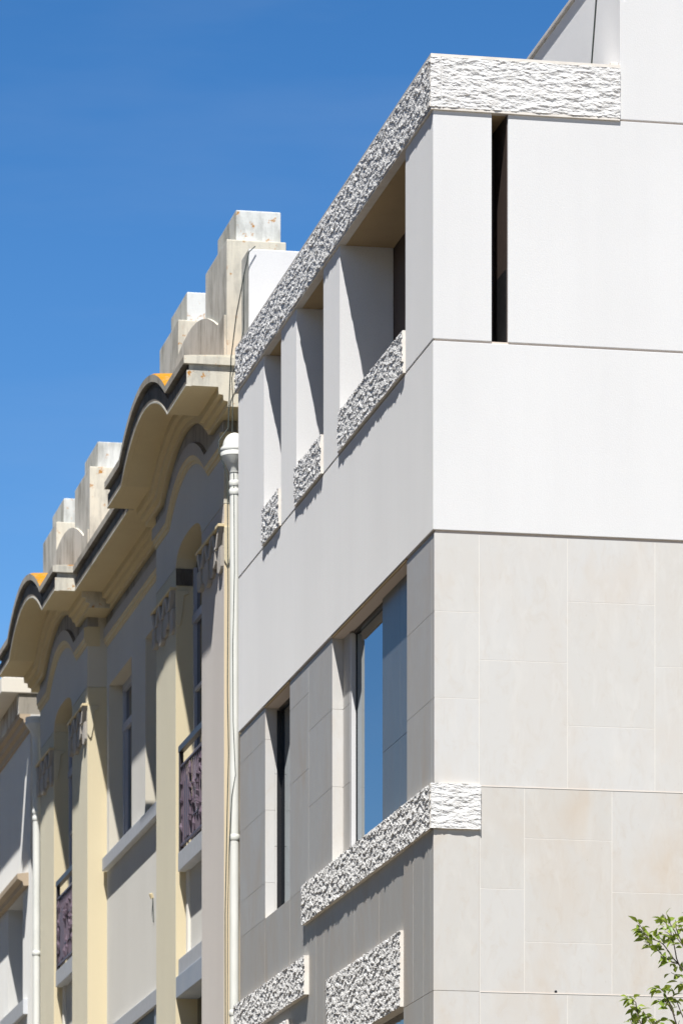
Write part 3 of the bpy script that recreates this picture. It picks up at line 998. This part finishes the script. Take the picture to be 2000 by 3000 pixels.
    rail = r_.build('balcony_railing', ob)
    for z_ in (9.83, 9.05):
        b_ = MB(); b_.box(xa - 0.012, xa + 0.012, ra + 0.041, rb - 0.001, z_, z_ + 0.02, 'purple'); b_.build('rail_bar', rail)
    lt = MB()
    rg = random.Random(int(y0 * 10))
    nb_ = 15
    ln = rb - ra - 0.06
    for i in range(nb_):
        yy = ra + 0.05 + ln * i / (nb_ - 1)
        lt.box(xa - 0.006, xa + 0.006, yy - 0.007, yy + 0.007, 9.07, 9.83, 'purple')
    for yc, hw, zt in ((ra + ln * 0.80, 0.15, 9.70),):
        for q in range(5):                                   # ribbed solid leaves of the pattern
            y_ = yc - hw + hw * 2 * q / 5
            lt.box(xa - 0.004 - 0.006 * (q % 2), xa + 0.010, y_ + 0.002, y_ + hw * 0.4 - 0.002, 9.10, zt - 0.05 * abs(q - 2), 'purple')
    for j in range(30):
        yc = rg.choice((ra + ln * 0.42, ra + ln * 0.58, ra + ln * 0.97, ra + ln * 0.26, ra + ln * 0.12)) + rg.uniform(-0.02, 0.02)
        z_ = 9.14 + 0.6 * (j / 30.0)
        b4 = len(lt.v)
        w_ = rg.uniform(0.03, 0.05); hg = rg.uniform(0.06, 0.10); tl = rg.uniform(-0.05, 0.05)
        lt.v += [(xa - 0.010, yc - w_, z_), (xa - 0.035, yc, z_ + 0.015), (xa - 0.010, yc + w_, z_), (xa - 0.012, yc + tl, z_ + hg), (xa - 0.012, yc - tl, z_ - hg * 0.8)]
        for t3 in ((0, 1, 3), (1, 2, 3), (0, 4, 1), (1, 4, 2)):
            lt.face([b4 + q for q in t3], 'purple')
    for z_ in (9.24, 9.56):
        lt.box(xa - 0.008, xa + 0.004, ra + ln * 0.28, ra + ln * 0.64, z_, z_ + 0.014, 'purple')
    lt.build('lattice', rail)

bay(8.665, 12.75, 8.145, 13.17, True)
bay(17.735, 21.77, 17.205, 22.24, False)
# wall between the bays
w = MB()
open_wall(w, 'x', XW, 0.5, 12.75, 17.735, 0.0, 12.72, [(15.88, 17.57, 9.90, 11.82), (13.25, 14.9, 9.90, 11.82)], 'wallgrey')
w.box(0.5, 6.0, 8.7, 21.75, 0.0, 12.9, 'wallgrey')
w.box(0.11, 0.5, 7.92, 8.664, 0.0, 12.9, 'cream')
w.build('wall', ob)
w = MB(); w.box(XW - 0.004, XW + 0.1, 12.752, 17.733, 12.47, 12.70, 'frieze'); w.build('frieze', ob)
w = MB()
pr, mt = cornice_profile(-0.555 + 0.225)
sweep(w, [(13.172, ZK), (17.203, ZK)], pr, mt, 'parapet_cream')
w.build('wall_cornice', ob)
w = MB()
hp = [(0.2, 0.0), (0.092, 0.0), (0.088, 0.03), (0.072, 0.034), (0.068, 0.075), (0.058, 0.08), (0.058, 0.20), (0.11, 0.215), (0.2, 0.215)]
sweep(w, [(12.766, 12.275), (17.719, 12.275)], hp, ['trim', 'trim', 'trim', 'trim', 'trim', 'trimwall', 'fascia', 'fascia', 'trim'], 'trim')
w.build('string_course', ob)
for y0, y1 in ((15.88, 17.57), (13.25, 14.9)):
    f_ = MB()
    for a_, b_ in ((y0, y0 + 0.08), (y1 - 0.08, y1), ((y0 + y1) / 2 - 0.05, (y0 + y1) / 2 + 0.05)):
        f_.box(0.255, 0.31, a_, b_, 9.9, 11.82, 'winframe')
    for z_ in (11.30, 9.9, 11.74):
        f_.box(0.25, 0.305, y0, y1, z_, z_ + 0.08, 'winframe')
    f_.box(0.262, 0.30, y1 - 0.22, y1 - 0.18, 9.98, 11.3, 'winframe')
    fr = f_.build('window', ob)
    gl = MB(); gl.box(0.285, 0.295, y0, y1, 9.9, 11.82, 'pane'); gl.build('pane', fr)
w = MB(); w.box(0.035, 0.3, 13.05, 17.66, 9.755, 9.9, 'sill'); w.build('window_sill', ob, bevel=0.006)
w = MB(); w.box(0.05, 0.3, 13.3, 17.2, 7.80, 7.97, 'sill'); w.build('stone_band', ob, bevel=0.006)
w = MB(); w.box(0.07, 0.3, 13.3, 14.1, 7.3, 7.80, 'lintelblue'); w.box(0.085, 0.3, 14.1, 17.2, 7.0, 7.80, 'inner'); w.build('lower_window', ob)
w = MB(); w.tube([(0.07, 14.35, 9.03), (0.088, 14.36, 8.98)], 0.02, 'trim', 8); w.tube([(0.09, 14.33, 8.98), (0.092, 14.3, 8.72)], 0.005, 'cable', 5); w.build('wall_fixing', ob)

# ------------------------------------------------------------------ third house at the far left
CAM_SCALE['far'] = True
tb = thing('white_house', (4, 26, 0), 'white far house at the left edge with a jutting eaves slab over a rust-streaked band', 'building')
X3 = -0.205
w = MB(); open_wall(w, 'x', X3, 0.4, 22.02, 34.0, 0.0, 12.3, [(22.75, 24.2, 8.9, 10.25)], 'white3'); w.box(0.4, 6, 22.02, 34, 0, 12.5, 'white3'); w.build('wall', tb)
w = MB(); w.box(-0.56, 0.3, 22.0, 34, 12.55, 12.735, 'slab3'); w.build('eaves_slab', tb, bevel=0.01)
w = MB(); w.box(-0.345, 0.3, 22.03, 34, 12.305, 12.549, 'rustband', {'-y': 'frieze'}); w.build('eaves_band', tb)  # shade under the slab put into the end face's darker colour
w = MB()
sweep(w, [(22.03, 12.1), (34, 12.1)], [(0.2, 0.0), (-0.23, 0.0), (-0.24, 0.06), (-0.28, 0.08), (-0.29, 0.14), (-0.335, 0.16), (-0.335, 0.204), (0.2, 0.204)], ['tan3'] * 8, 'tan3')
w.build('eaves_moulding', tb)
w = MB()
sweep(w, [(22.2, 10.26), (26.5, 10.26)], [(0.2, 0.0), (-0.27, 0.0), (-0.28, 0.05), (-0.34, 0.08), (-0.345, 0.14), (-0.2, 0.16), (0.2, 0.16)], ['tan3'] * 5 + ['white3', 'tan3'], 'tan3')
w.build('window_hood', tb)
w = MB()
for a_, b_ in ((22.75, 22.85), (24.1, 24.2), (23.42, 23.52)):
    w.box(-0.02, 0.04, a_, b_, 8.9, 10.25, 'winframe')
w.box(-0.015, 0.04, 22.75, 24.2, 9.75, 9.83, 'winframe')
fr = w.build('window', tb)
w = MB(); w.box(0.01, 0.02, 22.75, 24.2, 8.9, 10.25, 'pane'); w.build('pane', fr)
w = MB(); w.box(-0.26, 0.1, 22.3, 24.6, 8.72, 8.898, 'sill'); w.build('window_sill', tb)
CAM_SCALE['far'] = False
drainpipe('drainpipe', -0.148, 21.9, 0.046, 12.02, 0.0, [11.10, 11.02, 9.4], 'far drainpipe with a small funnel between the cream house and the white far house', dome=False)

# ------------------------------------------------------------------ street tree
CAM_SCALE['on'] = False
tx, ty = 2.75, -2.7
tree = thing('street_tree', (tx, ty, 0), 'young street tree with fresh green pointed leaves reaching in at the lower right', 'tree')
tw = MB()
tw.tube([(tx, ty, 0.0), (tx + 0.02, ty, 1.5), (tx - 0.03, ty + 0.02, 3.0), (tx, ty, 4.2)], [0.085, 0.072, 0.062, 0.05], 'bark', 12)
tw.build('trunk', tree, smooth=True)
rt = random.Random(7)
LV = MB(); BR = MB()
def leaf(p, d, L_, roll):
    """pointed folded leaf: two rows of faces either side of the midrib"""
    d = Vector(d).normalized()
    sd_ = d.cross(Vector((0, 0, 1)))
    if sd_.length < 0.05: sd_ = Vector((1, 0, 0))
    sd_.normalize()
    sd_ = (Matrix.Rotation(roll, 3, d) @ sd_)
    nn = sd_.cross(d).normalized()
    wd = L_ * rt.uniform(0.21, 0.28)
    b_ = len(LV.v)
    prof = [(0.0, 0.0, 0.0), (0.22, 0.72, 0.02), (0.45, 1.0, 0.0), (0.72, 0.62, -0.05), (1.0, 0.0, -0.15)]
    for t, w_, dz in prof:
        c0 = Vector(p) + d * (t * L_) + nn * (dz * L_)
        if w_ == 0:
            LV.v.append(tuple(c0))
        else:
            up = nn * (wd * w_ * 0.35)
            LV.v += [tuple(c0 - sd_ * (wd * w_) + up), tuple(c0), tuple(c0 + sd_ * (wd * w_) + up)]
    i = b_
    fs = [(i, i + 2, i + 1), (i, i + 3, i + 2)]
    for r_ in (1, 4):
        fs += [(i + r_, i + r_ + 1, i + r_ + 4, i + r_ + 3), (i + r_ + 1, i + r_ + 2, i + r_ + 5, i + r_ + 4)]
    fs += [(i + 7, i + 8, i + 10), (i + 8, i + 9, i + 10)]
    for q in fs: LV.face(q, 'leaf')
def twig(pts, r0, r1, leaves, start=0.25, size=(0.058, 0.092), droop=0.5):
    pts = [Vector(p) for p in pts]
    # smooth polyline
    sm = []
    for i in range(len(pts) - 1):
        for t in (0, 0.33, 0.66):
            a_, b_ = pts[i], pts[i + 1]
            q = a_.lerp(b_, t)
            q += Vector((rt.uniform(-1, 1), rt.uniform(-1, 1), rt.uniform(-1, 1))) * 0.006
            sm.append(q)
    sm.append(pts[-1])
    BR.tube(sm, [r0 + (r1 - r0) * i / (len(sm) - 1) for i in range(len(sm))], 'bark', 6)
    leaves = max(4, int(leaves * 1.2))
    for i in range(leaves):
        t = start + (1 - start) * (i + rt.random()) / leaves
        f = min(t, 0.999) * (len(sm) - 1)
        k_ = int(f)
        q = sm[k_].lerp(sm[k_ + 1], f - k_)
        d = (sm[k_ + 1] - sm[k_]).normalized()
        s1 = Vector((rt.uniform(-1, 1), rt.uniform(-1, 1), rt.uniform(-0.6, 0.5))).normalized()
        dd = d * rt.uniform(0.2, 0.9) + s1 + Vector((0, 0, -droop * rt.random()))
        st_ = q + dd.normalized() * 0.018
        leaf(st_, dd, rt.uniform(*size), rt.uniform(-0.9, 0.9))
Y0 = -2.55
def V(x, z, dy=0.0):
    return (x, Y0 + dy, z)
# branches that come into the picture
hub1 = V(1.62, 5.62, 0.0)
hub2 = V(1.5, 5.15, -0.1)
BR.tube([(tx, ty, 4.1), V(2.2, 4.9), hub1], [0.045, 0.028, 0.016], 'bark', 8)
BR.tube([(tx, ty, 3.8), V(2.1, 4.5), hub2], [0.045, 0.026, 0.015], 'bark', 8)
twig([hub1, V(1.34, 5.96), V(1.22, 6.10), V(1.10, 6.16), V(1.0, 6.28), V(0.93, 6.385)], 0.008, 0.0025, 34, 0.42)
twig([V(1.22, 6.10), V(1.13, 6.24, .05), V(1.04, 6.31, .1), V(0.97, 6.345, .08)], 0.005, 0.002, 20, 0.25)
twig([V(1.22, 6.10), V(1.16, 6.22, -.1), V(1.12, 6.36, -.1), V(1.08, 6.40, -.1)], 0.005, 0.002, 15, 0.3)
twig([hub1, V(1.36, 6.1, .1), V(1.24, 6.33, .1), V(1.225, 6.43, .1)], 0.008, 0.002, 18, 0.5)
twig([V(1.24, 6.30, .1), V(1.18, 6.42, .1), V(1.13, 6.47, .1)], 0.004, 0.002, 6, 0.3)
twig([V(1.30, 6.16), V(1.22, 6.28), V(1.17, 6.30), V(1.12, 6.33)], 0.004, 0.002, 14, 0.2)
twig([V(1.34, 5.96), V(1.26, 6.03, .05), V(1.18, 6.05, .05)], 0.004, 0.002, 6, 0.4)
twig([hub1, V(1.33, 5.98, .1), V(1.26, 5.99, .1)], 0.005, 0.002, 5, 0.5)
twig([hub1, V(1.4, 6.2, -.1), V(1.31, 6.40, -.1), V(1.285, 6.47, -.1)], 0.008, 0.002, 16, 0.4)
twig([hub2, V(1.25, 5.55), V(1.18, 5.76), V(1.12, 5.90), V(1.07, 5.945)], 0.008, 0.002, 13, 0.62)
twig([V(1.19, 5.74), V(1.15, 5.84, .05), V(1.08, 5.86, .05)], 0.004, 0.002, 7, 0.2)
twig([hub2, V(1.3, 5.7, .1), V(1.24, 5.86, .1), V(1.17, 5.88, .1)], 0.006, 0.002, 12, 0.5)
twig([hub2, V(1.2, 5.3), V(1.0, 5.55), V(0.93, 5.72), V(0.91, 5.83), V(0.86, 5.86)], 0.008, 0.002, 22, 0.55)
twig([V(0.97, 5.6), V(0.97, 5.72, .06), V(0.985, 5.77, .05), V(1.02, 5.72, .05)], 0.004, 0.002, 12, 0.2)
twig([V(1.0, 5.5), V(1.02, 5.66, -.08), V(1.06, 5.7, -.08)], 0.004, 0.002, 11, 0.25)
twig([V(0.99, 5.45), V(0.90, 5.58, -.06), V(0.85, 5.70, -.06)], 0.004, 0.002, 9, 0.3)
twig([hub2, V(1.22, 5.5, .12), V(1.26, 5.72, .12)], 0.005, 0.002, 9, 0.4)
# the rest of the crown, right of the picture
for i in range(46):
    th_ = rt.uniform(0, 6.283); ph = rt.uniform(-0.3, 1.2)
    L_ = rt.uniform(0.7, 1.5)
    d = Vector((math.cos(th_) * math.cos(ph), math.sin(th_) * math.cos(ph), math.sin(ph)))
    a_ = Vector((tx, ty, rt.uniform(3.4, 4.3)))
    if i > 18:
        a_ = a_ + Vector((rt.uniform(0, 0.9), rt.uniform(-0.6, 0.6), rt.uniform(0.4, 1.7)))
    e = a_ + d * L_
    if e.x < 1.62:
        e.x = 1.62 + rt.uniform(0, 0.4)
    m_ = a_.lerp(e, 0.5) + Vector((0, 0, 0.08))
    twig([a_, m_, e], 0.012, 0.003, 34, 0.2)
for p_ in ((tx + 0.5, ty + 0.1, 5.9), (tx - 0.2, ty - 0.2, 6.1), (tx + 0.1, ty + 0.3, 6.4)):
    BR.tube([(tx, ty, 4.15), Vector((tx, ty, 4.15)).lerp(Vector(p_), 0.5) + Vector((0.05, 0, 0)), p_], [0.04, 0.026, 0.01], 'bark', 8)
BR.build('branches', tree, smooth=True)
LV.build('crown', tree, smooth=True, angle=60)
